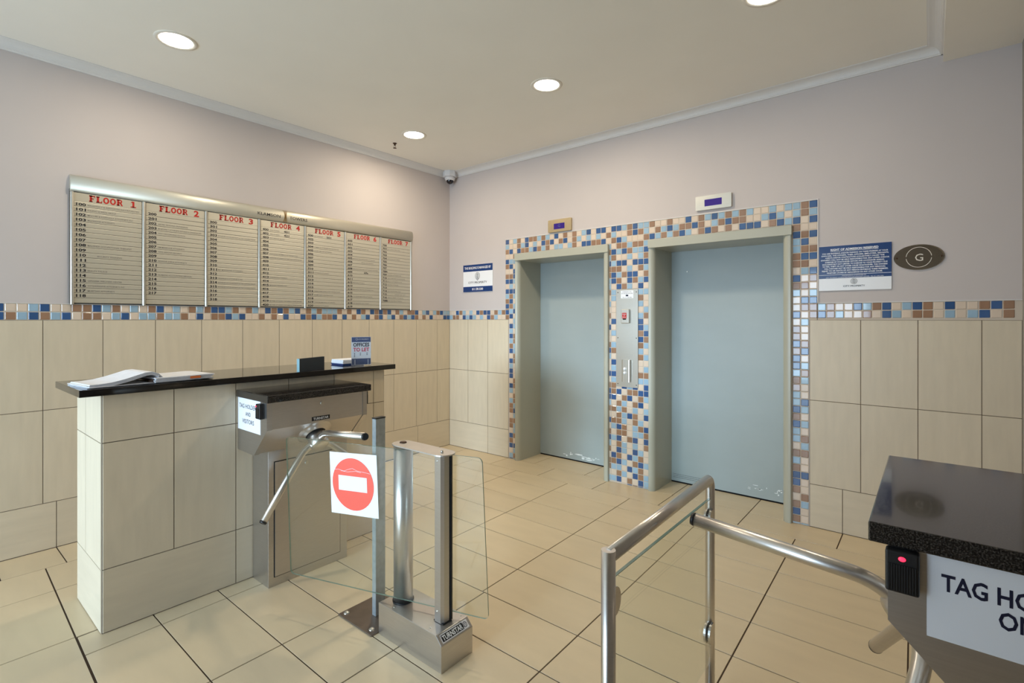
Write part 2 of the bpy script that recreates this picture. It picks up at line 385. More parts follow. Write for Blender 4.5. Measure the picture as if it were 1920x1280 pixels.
c1 = 'DLDLBDWDLDDWDLWLBBWBBWDBDWLD'; c2 = 'LWBBLLBBWWWBBWBBLDLBLLBWDLBL'
for k in range(28):
    r = 17+k
    for c, s_ in ((1, c1), (2, c2)):
        if r < 44: cell(c, r, s_[k])
        else: items.append((X0+c*P, .003, P, ZT-44*P-.003, s_[k]))
items.append((X0, ZB+2*P, P, ZT-14*P-ZB-2*P, 'B'))
mid = {3:'WBBLBBL',4:'DLDBLLD',5:'BWWLWLB',6:'LDDWDDD',7:'BBWLWBL',8:'DLBDDWB',9:'DBWDBLD',10:'WDBLWDW',27:'BWDLDWD',28:'BDWBBDD',29:'DWBDWBL',30:'WBLWBDW',31:'BLBWLWL',32:'WBLDBWD',33:'BBLWBLW',
  34:'LDBWLBD',35:'WBBWLLB',36:'LDWBDWD',37:'WBLWLWB',38:'WDLWDLW',39:'DBWDLBW',40:'BDLWBDL',41:'LLWDLBW',42:'WBLWDBL',43:'LDWBWDL'}
lm = 'LLWWWDWLWLBWDLDL'; rs = 'LBLWLDDBDBLBWWBL'; rt = 'LWWLBWLDBLWLWLBL'     # rows 11..26
for r in range(3, 44):
    s_ = mid.get(r)
    for c in range(7):
        ch = s_[c] if s_ else (lm[r-11] if c == 0 else rs[r-11] if c == 5 else rt[r-11] if c == 6 else rc())
        cell(24+c, r, ch)
    items.append((2.1405, ZT-(r+1)*P, X0+24*P*1.0015-2.1405, P, rc())); xx = X0+31*P*1.0015; items.append((xx, ZT-(r+1)*P, 2.535-xx, P, rc()))
for c in range(7): items.append((X0+(24+c)*P*1.0015, .003, P, ZT-44*P-.003, rc()))
rt3 = ['BWW','DBD','LDW','LBB','BDD','BBW','WLD','DWB','BBW','LWL','WDD','WBB','DWB']
for k, s_ in enumerate(rt3[:11]):
    for c in range(3): cell(52+c, 3+k, s_[c])
for r, s_ in ((14, 'WB'), (15, 'DW')):
    for c in (0, 1): cell(52+c, r, s_[c])
low = ['WL','BW','BW','DB','BD','DW','DL','LB','BL','BW','LW','LD','DL','BW','DL','LW','LB','WL','BB','LW','BW','DD','DW','BW','WB','BL','DW','BW']
for k, s_ in enumerate(low):
    if 16+k < 44:
        for c in (0, 1): cell(52+c, 16+k, s_[c])
for c in (0, 1): items.append((X0+(52+c)*P*1.0015, .003, P, ZT-44*P-.003, 'L'))
bt = 'WWDBLWLWDBDDWBLBD'; bb = 'LBBWDLDLWLWDBLWWB'
for k in range(17):
    x = k*X0/16; w = X0/16 if k < 16 else P
    items += [(x, ZB+P, w, P, bt[k]), (x, ZB, w, P, bb[k])]
gt = 'BLBWWDLBDWLDBWDWWBDB'; gb = 'BDBLWWBWDLWBBWLWLDWB'
xs = X0+54*P*1.0015; ZR = ZB+.012
for k in range(20):
    w = P if xs+(k+1)*P < XR else XR-xs-k*P
    if w > .01: items += [(xs+k*P, ZR+P, w, P, gt[k]), (xs+k*P, ZR, w, P, gb[k])]
mosaic('mosaic_surround', wb, items, (0,0,0), (1,0,0), (0,-1,0),
  [(0, X0, ZB, ZB+2*P), (X0, X0+55*P, ZT-3*P, ZT), (X0, 1.04, ZB, ZT-3*P), (X0+P, 1.04, 0, ZB), (2.14, 2.535, 0, ZT-3*P), (3.65, X0+55*P*1.0015, ZB, ZT-3*P), (3.65, X0+54*P*1.0015, 0, ZB), (X0+55*P, XR, ZB, ZR+2*P)])
# bright edging strip round the mosaic and along the band
mb = MB(); xr = X0+55*P*1.0015
mb.box((X0-.004, -.007, ZT), (xr+.005, 0, ZT+.005)).box((xr, -.007, ZR+2*P), (xr+.005, 0, ZT)).box((xr, -.007, ZR+2*P), (XR, 0, ZR+2*P+.004)).box((0, -.006, ZB+2*P), (X0, 0, ZB+2*P+.003))
mb.build('edging_strip', M['cornice'], wb)
MB().box((0, -8, ZB+2*P), (.006, 0, ZB+2*P+.003)).build('edging_strip', M['cornice'], wl)

# ---- lift doorways
def lift(n, xa, xb, scuffs):
    root = struct(empty('door_%d' % n, ((xa+xb)/2, 0, 0)))
    w = .052; yf = -.034; yb = .36
    for side in (0, 1):
        x0, x1 = (xa, xa+w) if side == 0 else (xb-w-.008, xb)
        inner = x1 if side == 0 else x0; s = 1 if side == 0 else -1; r = .045
        out = x0 if side == 0 else x1
        pts = [(out, yb, 0), (out, yf+.006, 0), (out+s*.006, yf, 0)]
        for k in range(9):
            a = k/8*PI/2; pts.append((inner-s*r+s*r*math.sin(a), yf+r-r*math.cos(a), 0))
        pts.append((inner, yb, 0)); mb = MB(); mb.prism(pts, (0, 0, 2.118))
        for f in mb.bm.faces:
            if abs(f.normal.z) < .5: f.smooth = False
        mb.build('door_jamb', M['liftpaint'], root)
    MB().box((xa, -.042, 2.118), (xb+.004, yb, 2.19), .003).build('door_lintel', M['liftpaint'], root)
    mb = MB(); mb.box((xa+w, .36, .012), (xb-w-.008, .395, 2.13)).build('door_panel', M['doorpaint'], root)
    MB().box((xa+w, .365, .0), (xb-w-.008, .42, .012)).build('door_gap_shade', M['dark'], root)  # dark strip painted in for the shaded gap under the door panel
    mb = MB()
    for (x, z, a, b) in scuffs:
        for _ in range(5):
            cx = x+random.uniform(-a, a); cz = z+random.uniform(-b, b); q = random.uniform(.003, a*.8); h = random.uniform(.002, b*.7)
            m_ = 7; mb.poly([(cx+q*math.cos(2*PI*k/m_)*random.uniform(.5, 1), .3592, cz+h*math.sin(2*PI*k/m_)*random.uniform(.5, 1)) for k in range(m_)])
    mb.build('paint_scuff', M['scuff'], root)
    return root
lift(1, 1.03, 2.14, [(1.45, .06, .05, .02), (1.66, .055, .09, .02), (1.78, .05, .06, .02), (1.98, .10, .035, .018)])
d2 = lift(2, 2.535, 3.65, [(3.36, .10, .05, .025), (3.46, .09, .05, .03), (3.25, .08, .02, .008)])
MB().cyl((2.735, .352, 1.93), (2.735, .361, 1.93), .006, n=12).build('door_lock', M['alu'], d2)
mb = MB()
for z in (.075, .06, .045): mb.box((2.60, .3588, z), (2.95, .3592, z+.002))
mb.build('scratch_line', M['black'], d2)

# ================================================================ THINGS ON THE LIFT WALL
def indicator(x0, x1, z0, z1, wx0, wx1, wz0, wz1, m, label, txt):
    r = tag(empty('floor_indicator', ((x0+x1)/2, 0, z0)), label, 'lift indicator', 'floor indicators above the lifts')
    mb = MB(); mb.box((x0, -.024, z0), (x1, -.0002, z1), .008, 3, lambda e: abs(e.verts[0].co.y-e.verts[1].co.y) > .01)
    mb.build('face_plate', m, r)
    MB().box((wx0, -.0252, wz0), (wx1, -.0235, wz1)).build('display_window', M['display'], r)
    if txt: Ink((1,0,0), (0,0,1)).t(txt, ((wx0+wx1)/2, -.0258, wz0+.018), .04, 'CENTER').build('display_digit', M['slate'], r)
indicator(1.458, 1.732, 2.369, 2.493, 1.530, 1.657, 2.396, 2.452, M['brass'], 'gold-toned floor indicator with violet display above the left lift', 'G')
indicator(2.945, 3.227, 2.388, 2.503, 3.019, 3.154, 2.416, 2.470, M['alu'], 'silver floor indicator with violet display above the right lift', None)
# call plate
r = tag(empty('lift_call_panel', (2.323, 0, .885)), 'tall stainless call panel screwed to the mosaic between the two lifts', 'call panel')
MB().box((2.215, -.012, .885), (2.431, -.005, 1.770), .002, 1).build('back_plate', M['alu'], r)
k = MB().box((2.262, -.0128, 1.688), (2.386, -.012, 1.758)).build('notice_sticker', M['white'], r)
Ink((1,0,0), (0,0,1)).t('IN EMERGENCY CALL', (2.324, -.0133, 1.742), .011, 'CENTER', 0, 1, .09).t('DO NOT USE LIFT IN FIRE', (2.324, -.0133, 1.727), .011, 'CENTER', .01, 1, .108).rect((2.324, -.0133, 1.706), -.012, 0, .012, .014).t('TEL 011 378 3300', (2.324, -.0133, 1.692), .011, 'CENTER', 0, 1, .09).build('lettering', M['navyink'], k)
sw = MB().box((2.276, -.040, 1.462), (2.354, -.012, 1.588), .005, 2).build('key_switch_box', M['alu'], r)
lb = MB().box((2.289, -.0412, 1.506), (2.333, -.040, 1.556)).build('red_label', M['red'], sw)
MB().box((2.296, -.0435, 1.494), (2.328, -.040, 1.505), .001, 1).build('key_slot', M['dark'], sw)
Ink((1,0,0), (0,0,1)).t('FIREMANS', (2.311, -.0418, 1.541), .009, 'CENTER', .01, 1, .036).t('LIFT', (2.311, -.0418, 1.528), .009, 'CENTER', .01).t('SWITCH', (2.311, -.0418, 1.514), .009, 'CENTER', .01, 1, .034).build('lettering', M['white'], sw)
bx = MB().box((2.281, -.038, .934), (2.364, -.012, 1.133), .012, 3, lambda e: abs(e.verts[0].co.z-e.verts[1].co.z) > .1).build('button_box', M['alu'], r)
for z in (1.052, 1.016):
    MB().lathe([(.0, .016), (.009, .013), (.013, .006), (.0145, 0)], (2.315, -.038, z), (0,-1,0), 20).build('call_button', M['white'], bx)
for x in (2.232, 2.414):
    for z in (1.742, 1.33, .91): MB().lathe([(0, .003), (.004, .002), (.005, 0)], (x, -.012, z), (0,-1,0), 10).build('screw', M['bronze'], r)
# city property sign (left of the left lift)
def heart_logo(ink, o, s, t):
    ink.ring(o, 0, 0, s*.5, s*.52, t, 24); ink.ring(o, -.08*s, 0, s*.20, s*.34, t, 14, PI/2, 3*PI/2); ink.ring(o, .08*s, 0, s*.20, s*.34, t, 14, -PI/2, PI/2)
    ink.rect(o, -.09*s, -.34*s, -.09*s+t, .42*s); ink.rect(o, .09*s-t, -.42*s, .09*s, .34*s)
    return ink
r = tag(empty('wall_sign', (.4665, 0, 1.81)), 'small white and blue property manager sign on the wall left of the left lift', 'sign')
MB().box((.238, -.008, 1.811), (.695, -.0002, 2.123), .001, 1).build('sign_board', M['white'], r)
MB().box((.2385, -.0086, 1.8115), (.6945, -.008, 1.872)).build('blue_bar', M['navy'], r); k = MB().box((.2385, -.0086, 2.045), (.6945, -.008, 2.1225)).build('blue_bar', M['navy'], r)
Ink((1,0,0), (0,0,1)).t('THIS BUILDING IS MANAGED BY', (.4665, -.0092, 2.072), .038, 'CENTER', .015, 1, .41).t('011 378 3300', (.4665, -.0092, 1.830), .036, 'CENTER', .02, 1, .17).build('lettering', M['white'], k)
ik = Ink((1,0,0), (0,0,1)); o_ = (.4665, -.0092, 1.992); heart_logo(ik, o_, .075, .004); ik.quad(o_, [(-.02, -.034), (0, -.055), (.003, -.052), (-.015, -.033)]).quad(o_, [(.02, -.034), (.015, -.033), (-.003, -.052), (0, -.055)])
ik.t('CITY PROPERTY', (.4665, -.0092, 1.906), .033, 'CENTER', .008, 1, .29).build('lettering', M['ink'], r)
# admission sign
r = tag(empty('wall_sign', (4.03, 0, 1.70)), 'blue right of admission reserved notice on the wall beside the right lift', 'sign')
x0, x1, z0, z1 = 3.822, 4.240, 1.700, 2.014; cx = (x0+x1)/2
MB().box((x0, -.009, z0), (x1, -.0002, z1), .001, 1).build('sign_board', M['white'], r)
k = MB().box((x0+.0005, -.0095, 1.786), (x1-.0005, -.009, z1-.0005)).build('blue_field', M['navy'], r)
ik = Ink((1,0,0), (0,0,1)); y_ = -.0101
ik.t('RIGHT OF ADMISSION RESERVED', (cx, y_, 1.980), .020, 'CENTER', .03, 1, .275).rect((cx, y_, 1.974), -.138, 0, .138, .002)
lines = ['YOU ARE ENTERING AND/OR PARKING ON THESE PREMISES AT YOUR','OWN RISK. THE OWNERS, THEIR OFFICERS, EMPLOYEES, SERVANTS,','AGENTS AND/OR CONTRACTORS (COLLECTIVELY CALLED "THE','OWNERS") WILL NOT BE HELD RESPONSIBLE FOR ANY LOSSES AND/OR','DAMAGES OF WHATSOEVER NATURE AND HOWSOEVER ARISING,','INCLUDING BUT NOT LIMITED TO DAMAGE TO YOUR PROPERTY DUE','TO FIRE, THEFT OR ANY OTHER CAUSE WHATSOEVER. THE OWNERS','WILL FURTHER NOT BE HELD RESPONSIBLE FOR ANY PERSONAL','INJURY TO OR DEATH OF ANY PERSON ENTERING THESE PREMISES,','WHETHER CAUSED BY NEGLIGENCE OR ANY OTHER CAUSE.']
for i, s_ in enumerate(lines): ik.t(s_, (cx, y_, 1.957-i*.0152), .0125, 'CENTER', .025, 1, .40*len(s_)/60)
ik.rect((cx, y_, 1.8095), -.209, 0, .209, .0025)
ik.t('THIS BUILDING IS MANAGED BY', (cx, y_, 1.800), .008, 'CENTER', 0, 1, .14).t('CITY PROPERTY ADMINISTRATION PROPRIETARY LIMITED. TEL 011 378 3300', (cx, y_, 1.789), .008, 'CENTER', 0, 1, .33)
ik.build('lettering', M['white'], k)
ik = Ink((1,0,0), (0,0,1)); heart_logo(ik, (cx, y_, 1.762), .038, .002); ik.t('CITY PROPERTY', (cx, y_, 1.724), .016, 'CENTER', .008, 1, .125).build('lettering', M['ink'], r)
# oval plaque
r = tag(empty('oval_plaque', (4.38, 0, 1.82)), 'polished metal oval plaque engraved with the letter G', 'plaque')
cx, cz = 4.3795, 1.900
mb = MB(); N = 64; pr = [(1.0, 0), (1.0, .006), (.985, .009), (.955, .009), (.945, .0075), (0, .0075)]
rings = []
for s_, d in pr:
    rings.append([mb.bm.verts.new((cx, -d, cz))] if s_ == 0 else [mb.bm.verts.new((cx+.130*s_*math.cos(2*PI*k/N), -d, cz+.083*s_*math.sin(2*PI*k/N))) for k in range(N)])
for a, b in zip(rings, rings[1:]):
    for k in range(N):
        mb.bm.faces.new([a[k], a[(k+1) % N]]+([b[0]] if len(b) == 1 else [b[(k+1) % N], b[k]]))
bmesh.ops.recalc_face_normals(mb.bm, faces=mb.bm.faces); mb.build('plaque_plate', M['mirror'], r)
ik = Ink((1,0,0), (0,0,1)); o_ = (cx, -.0081, cz)
ik.ring(o_, 0, 0, .066, .066, .003, 22, .1, PI-.1); ik.ring(o_, 0, 0, .066, .066, .003, 22, PI+.1, 2*PI-.1); ik.t('G', (cx+.002, -.0081, cz-.024), .066, 'CENTER').build('engraved_letter', M['ring'], r)
for x in (cx-.113, cx+.113): MB().lathe([(0, .005), (.004, .0045), (.006, .002), (.006, 0)], (x, -.0075, cz), (0,-1,0), 14).build('fixing_screw', M['bronze'], r)

# ================================================================ DIRECTORY BOARD (left wall)
bd = tag(empty('directory_board', (0, -2.033, 1.606)), 'long aluminium tenant directory board with seven floor columns on the left wall', 'directory board')
YL, YR = -3.476, -.590; ZBt, ZH = 1.603, 2.352
MB().box((.0005, YL, ZBt), (.014, YR, ZH+.02)).build('backing_frame', M['dark'], bd)
# header: bulging brushed profile
mb = MB(); prof = [(.001, ZH), (.016, ZH+.002)]
for k in range(11):
    a = -PI/2+PI*k/10; prof.append((.020+.022*math.cos(a), ZH+.056+.052*math.sin(a)))
prof += [(.016, 2.464), (.001, 2.466)]
mb.prism([(x, YL, z) for x, z in prof], (0, YR-YL, 0))
for f in mb.bm.faces:
    if abs(f.normal.y) < .5: f.smooth = True
hd = mb.build('header_rail', M['slat'], bd)
ik = Ink((0,1,0), (-.05,0,1)); ik.t('KLAMSON', (.0435, -2.068, 2.388), .036, 'RIGHT', .004, 1, .195).t('TOWERS', (.0435, -1.985, 2.388), .036, 'LEFT', .004, 1, .165).build('lettering', M['ink'], hd)
mb = MB()
for s_ in (-1, 0, 1):
    pts = [(.001+.020+.0225*math.cos(a_), -2.022+s_*(.016-.010*(math.cos(a_)**2)) , ZH+.056+.052*math.sin(a_)) for a_ in [-PI/2*.85+PI*.85*k/8 for k in range(9)]]
    mb.tube(pts, .0022, 8)
mb.build('gold_emblem', M['gold'], hd)
# slab-serif heading letters made of strokes
def slab(ik, o, ch, w, h):
    t = .31*w; s_ = .19*h
    if ch in 'FL': ik.rect(o, .10*w, 0, .10*w+t*1.15, h); ik.rect(o, 0, 0, .55*w if ch == 'F' else w*.95, s_*.9); ik.rect(o, 0, h-s_*.9, .55*w, h)
    if ch == 'F': ik.rect(o, .1*w, h-s_, .95*w, h); ik.rect(o, .95*w-.10*w, h*.62, .95*w, h); ik.rect(o, .3*w, h*.42, .70*w, h*.58); ik.rect(o, .62*w, h*.34, .70*w, h*.66)
    if ch == 'L': ik.rect(o, .85*w, 0, .95*w, h*.40)
    if ch == 'O': ik.ring(o, .5*w, h/2, .5*w, h/2, .27*w, 20)
    if ch == 'R':
        ik.rect(o, .10*w, 0, .10*w+t*1.15, h); ik.rect(o, 0, 0, .5*w, s_*.9); ik.rect(o, 0, h-s_*.9, .5*w, h)
        ik.rect(o, .3*w, h*.84, .62*w, h); ik.rect(o, .3*w, h*.42, .62*w, h*.57); ik.ring(o, .60*w, h*.71, .33*w, h*.29, .22*w, 12, -PI/2, PI/2)
        ik.quad(o, [(.50*w, h*.46), (.80*w, 0), (1.02*w, 0), (1.02*w, s_*.7), (.95*w, s_*.9), (.78*w, h*.48)])
T = {}
T[1] = [('100','RIKHOTSO F & ASSOCIATES INCORPORATED'),('101','PHUPHO & WEZA GROUP'),('102','MNCUBE & KGAPHOLA ATTORNEYS INC'),('103','MQONGOZI ATTORNEYS'),'104','105','106','107',('108','MALONZA OCCUPATIONAL THERAPIST'),'109',('110','          SECURITY TRAINING'),'111','112',('113','BEAUTY PALACE'),'114',('115','QENGEBA WELLNESS CENTRE'),('116','SOTSHONGAYE ATTORNEYS INC'),('117','MUSETSHO ATTORNEYS'),'118']
T[2] = ['200','201',('202','AKTES TRADING ENTERPRISE'),('203','MTHETHWA T ATTORNEYS, NOTARIES & CONVEYANCERS'),('204','YOU CAN DRIVING SCHOOL'),'205','206',('207','HM MASEKANE ATTORNEYS'),('208','TWO ARROWS SECURITY'),'209',('210','NDAGUE SHEILA ATTORNEYS'),'211','212',('213','HLABANG ACCOUNTING SERVICES'),'214','215','216','217']
T[3] = ['300','301','302',('303','BONGLEZ ACCOUNTANTS & TAX CONSULTANTS'),'304','305','306','307','308','309','310',('311','M.F. MOKGOTHO ATTORNEYS'),'312',('313','NKAPELE K ATTORNEYS INC'),('314','BONGLEZ ACCOUNTANTS & TAX CONSULTANTS'),('315','BONGLEZ ACCOUNTANTS & TAX CONSULTANTS'),'316','317','318']
T[4] = [('400','OFFICE ATTORNEYS','401'),('402','OFFICE ATTORNEYS','421'),('403','PENTAPEACE GROUP'),'404','405','406',('407','NAICKANA ASHIMALA ATTORNEYS INC'),('408','LINDIWANA ATTORNEYS, NOTARIES AND CONVEYANCERS'),'409','410','411','412',('413','CONTINGENCY EXPERTS'),'414',('415','MASHAO DESIGNS INC.'),'416','417','418',('419','MUTHIBA ATTORNEYS, NOTARIES & CONVEYANCERS'),('420','MUTHIBA ATTORNEYS, NOTARIES & CONVEYANCERS')]
T[5] = [('500','HC PHAKE','501'),'502','503',('504','GUMEDE & ATTORNEYS INCORPORATED'),('505','LEHABO MOKOKI ATTORNEY'),'506','507','508','509','510',('511','LAWRENCE ATTORNEYS'),'512','513','514','515',('516','SM MAGLARE LEGAL COST CONSULTANTS'),('517','PROMPTIQUE CONSTRUCTION'),'518',('519','TWAGANI MURIDILI ATTORNEYS'),('520','SAWANE P ATTORNEYS')]
T[6] = ['600','601',('602','HADEBANE ATTORNEYS INC'),'603','604',('605','MORALE S INCORPORATED ATTORNEYS'),('606','','             SPHAD ATTORNEYS'),'607',('608','MAGASHA INCLAND & ATTORNEYS NOTARIES'),('609','','609a'),'610','611',('612','MOTHWE ATTORNEYS'),'613',('614','MASANGA, RIKOTO ATTORNEYS INC'),'615',('616','TG KGWARE MAKGOKA ATTORNEYS'),'617',('618','PRO BUSINESS SOLUTIONS'),'619']
T[7] = ['700',('701','EHG CONSULTING & INC'),'702','703',('704','LETSATSING ATTORNEYS'),'705','706','707','708A',('709','SUNDRILA ATTORNEYS INC'),('710','TSELA LANGWENYA & ASSOCIATES'),('711','MAILA P ATTORNEYS & ASS'),('712','MUDUNGO ATTORNEYS'),'713',('714','UBAF CHAWANE MAHLANGU'),('715','','     DESIGN PARK CITY'),('716','OFFICIAL BAKERY ATTORNEYS'),('708B','BRIAN KGOARAI ATTORNEYS')]
PW = (YR-YL)/7
for n_ in range(1, 8):
    a, b = YL+PW*(n_-1)+.013, YL+PW*n_-.013
    if n_ == 1: a = YL+.018
    if n_ == 7: b = YR-.018
    pn = [None]; mb = MB(); hz = 2.290; rh = (hz-ZBt-.004)/20
    mb.box((.014, a, hz+.0015), (.0185, b, ZH-.002))
    for i in range(20):
        zt = hz-i*rh; zb = zt-rh
        pts = [(.014, a, zb+.0024), (.0178, a, zb+.0024), (.0184, a, zb+.005), (.0184, a, zt-.003), (.0178, a, zt), (.014, a, zt)]
        mb.prism(pts, (0, b-a, 0))
    pn = mb.build('floor_column', M['slat'], bd)
    ik = Ink((0,1,0), (0,0,1)); hw = PW*.090; x = a+PW*.20
    for ch in 'FLOOR': slab(ik, (.0191, x, hz+.009), ch, hw*.92, .044); x += hw*1.02
    dd = str(n_)
    if n_ == 1:
        o_ = (.0191, a+PW*.76, hz+.009); ik.rect(o_, .012, 0, .024, .044).rect(o_, .002, 0, .034, .007).quad(o_, [(.002, .034), (.013, .034), (.013, .044), (.010, .044)])
    else: ik.t(dd, (.0191, a+PW*.80, hz+.009), .062, 'CENTER', .035, 1, .036)
    ik.build('red_heading', M['red'], pn)
    ik = Ink((0,1,0), (0,0,1)); ig = Ink((0,1,0), (0,0,1)); dp = .0188
    for i, row in enumerate(T[n_]):
        row = (row,) if isinstance(row, str) else row; z = hz-(i+1)*rh+.0085
        ik.t(row[0], (dp, a+.014, z), .0255, 'LEFT', .034, 1, .052 if len(row[0]) == 3 else .062)
        if len(row) > 1 and row[1].strip():
            s_ = row[1]; wd = min(.29, .0082*len(s_.strip())); ox = .075+(.05 if s_[0] == ' ' else 0)
            if len(row) > 2: wd = .085
            ig.t(s_.strip(), (dp, a+ox, z+.003), .0125, 'LEFT', .004, 1, wd)
        if len(row) > 2:
            if row[2].strip().isdigit() or row[2] == '609a': ik.t(row[2], (dp, a+.2, z), .0255, 'LEFT', .028, 1, .048)
            else: ig.t(row[2].strip(), (dp, a+.17, z+.003), .0125, 'LEFT', .004, 1, .14)
    ik.build('room_numbers', M['ink'], pn); ig.build('tenant_names', M['graphite'], pn)
for n_ in range(8):
    y = YL+PW*n_; w = .011; y = y+w if n_ == 0 else y-w if n_ == 7 else y
    mb = MB(); pts = []
    for k in range(9):
        a_ = PI*k/8; pts.append((.016+.014*math.sin(a_), y-w*math.cos(a_), ZBt-.004))
    pts = [(.001, y-w, ZBt-.004)]+pts+[(.001, y+w, ZBt-.004)]
    mb.prism(pts, (0, 0, ZH-ZBt+.003)); mb.build('divider_strip', M['alu'], bd)

# ================================================================ CEILING FITTINGS
def downlight(x, y, label, k=1.0):
    r = tag(empty('ceiling_downlight', (x, y, CE)), label, 'ceiling light', 'round recessed ceiling downlights')
    MB().lathe([(.116, -.0005), (.114, -.005), (.100, -.007), (.092, -.004), (.088, -.0005)], (x, y, CE), (0,0,1), 40).build('trim_ring', M['ring'], r)
    MB().lathe([(0, -.0025), (.090, -.0025), (.090, -.0005)], (x, y, CE), (0,0,1), 40).build('diffuser', M['glow'], r)
    l = bpy.data.lights.new('lamp_light', 'AREA'); l.shape = 'DISK'; l.size = .17; l.energy = LAMP*k; l.color = (1, .85, .64)
    o = bpy.data.objects.new('lamp_light', l); C.objects.link(o); o.parent = r; o.location = (0, 0, -.009)
downlight(.835, -3.108, 'bright round downlight in the ceiling, nearest the directory board', .6)
downlight(2.255, -1.160, 'bright round downlight in the ceiling in front of the lifts, middle of the picture', 1.35)
downlight(.705, -1.125, 'bright round downlight beside the small sprinkler near the corner', .88)
downlight(3.765, -1.275, 'downlight at the top edge of the picture, above the right lift side', .35)
r = tag(empty('sprinkler_head', (.382, -1.098, CE)), 'small dark sprinkler head hanging from the ceiling', 'sprinkler')
x, y = .382, -1.098
MB().lathe([(0, 0), (.020, 0), (.017, -.006), (.009, -.008), (.008, -.022), (0, -.022)], (x, y, CE), (0,0,1), 20).build('body', M['bronze'], r)
MB().tube([(x-.006, y, CE-.02), (x-.013, y, CE-.032), (x-.004, y, CE-.046)], .002, 8).tube([(x+.006, y, CE-.02), (x+.013, y, CE-.032), (x+.004, y, CE-.046)], .002, 8).build('frame_arms', M['bronze'], r)
MB().lathe([(0, -.046), (.016, -.046), (.017, -.049), (0, -.049)], (x, y, CE), (0,0,1), 20).build('deflector', M['bronze'], r)
x, y = .098, -.088
r = tag(empty('security_camera', (x, y, CE)), 'white dome security camera on a grey box in the ceiling corner', 'security camera')
mb = MB(); mb.cyl((x, y, CE-.066), (x, y, CE-.001), .080, n=8)
for f in mb.bm.faces: f.smooth = False
mb.build('mounting_box', M['camshell'], r)
MB().lathe([(0, -.066), (.060, -.066), (.062, -.085), (.052, -.104), (.036, -.108)], (x, y, CE), (0,0,1), 32).build('housing', M['camshell'], r)
MB().lathe([(.042, -.104), (.040, -.120), (.030, -.136), (.015, -.145), (0, -.148)], (x, y, CE), (0,0,1), 32).build('smoked_dome', M['camdome'], r)

# ================================================================ RECEPTION COUNTER
CX0, CX1, CY0, CY1, CZ = .90, 1.396, -3.588, -1.972, 1.138
r = tag(empty('reception_counter', ((CX0+CX1)/2, (CY0+CY1)/2, 0)), 'tall narrow counter block clad in cream tiles, standing before the left wall', 'counter')
body = MB().box((CX0, CY0, 0), (CX1, CY1, CZ)).build('counter_body', M['grout'], r)
def cells(edges, low, x0, x1): return courses(edges, low, x0, x1, CZ-.001, .908, .304)
fe = [-CY0-3.29, -CY0-2.985]; fe = [.298, .603, .910, 1.218, 1.524]; fl = [.603, 1.218]
tiles('tile_cladding', r, cells(fe, fl, 0.001, CY1-CY0-.001), (CX1, CY0, 0), (0,1,0), nrm=(1,0,0))
tiles('tile_cladding', r, cells([.19], [.0], 0.001, CX1-CX0-.001), (CX0, CY0, 0), (1,0,0), nrm=(0,-1,0))
tiles('tile_cladding', r, cells([.30], [.0], 0.001, CX1-CX0-.001), (CX1, CY1, 0), (-1,0,0), nrm=(0,1,0))
tiles('tile_cladding', r, cells(fe, fl, 0.001, CY1-CY0-.001), (CX0, CY1, 0), (0,-1,0), nrm=(-1,0,0))
o = MB().box((.885, -3.678, CZ), (1.430, -1.895, 1.172), .0025, 2).build('countertop', M['blackstone']); tag(o, 'polished black stone top lying on the tiled reception counter', 'countertop')
# open book with curling pages
TZ = 1.172
r = tag(empty('open_book', (1.29, -3.38, TZ)), 'thick open book with curling white pages on the near left end of the black countertop', 'book')
def leaf_stack(line, th, x0, x1, mat_, name, seed):
    """line: (y, z) under-surface; sheets in a stack, front edges irregular"""
    rnd = random.Random(seed); mb = MB(); nl = 6
    for L in range(nl):
        a = L/nl*th; t = th/nl*.86; e0 = rnd.uniform(-.008, .008); e1 = rnd.uniform(-.008, .008); sk = rnd.uniform(-.01, .01)
        up = [Vector((0, y, z)) for y, z in line]; lo, hi = [], []
        for i, p in enumerate(up):
            tg = (up[min(i+1, len(up)-1)]-up[max(i-1, 0)]).normalized(); nn = Vector((0, -tg.z, tg.y))
            lo.append(p+nn*a); hi.append(p+nn*(a+t))
        lo[0].y += e0; hi[0].y += e0; lo[-1].y += e1; hi[-1].y += e1
        f = lambda p, x: (x, p.y+(x-x0)*.12+sk*(x-x0), p.z+TZ)
        v = [[mb.bm.verts.new(f(p, x)) for p in lst] for lst in (lo, hi) for x in (x0+rnd.uniform(-.003, .003), x1+rnd.uniform(-.004, .004))]
        lo0, lo1, hi0, hi1 = v; m_ = len(lo)
        for i in range(m_-1):
            for A, B in ((lo0, lo1), (hi1, hi0), (lo1, hi1), (hi0, lo0)):
                q = mb.bm.faces.new((A[i], A[i+1], B[i+1], B[i]))
        mb.bm.faces.new((lo0[0], hi0[0], hi1[0], lo1[0])); mb.bm.faces.new((lo0[-1], lo1[-1], hi1[-1], hi0[-1]))
    bmesh.ops.recalc_face_normals(mb.bm, faces=mb.bm.faces); return mb.build(name, mat_, r)
leaf_stack([(-3.665, .001), (-3.62, .001), (-3.57, .006), (-3.52, .017), (-3.47, .032), (-3.435, .043), (-3.41, .045), (-3.390, .037), (-3.382, .022)], .016, 1.14, 1.385, M['page'], 'left_pages', 3)
leaf_stack([(-3.665, .0006), (-3.60, .0006), (-3.50, .0008), (-3.40, .001)], .004, 1.13, 1.39, M['page'], 'bottom_pages', 5)
leaf_stack([(-3.395, .001), (-3.33, .001), (-3.25, .002), (-3.16, .004), (-3.135, .002)], .028, 1.15, 1.395, M['page'], 'right_pages', 8)
MB().cyl((1.14, -3.402, TZ+.010), (1.38, -3.374, TZ+.010), .009, n=14).build('book_spine', M['bronze'], r)
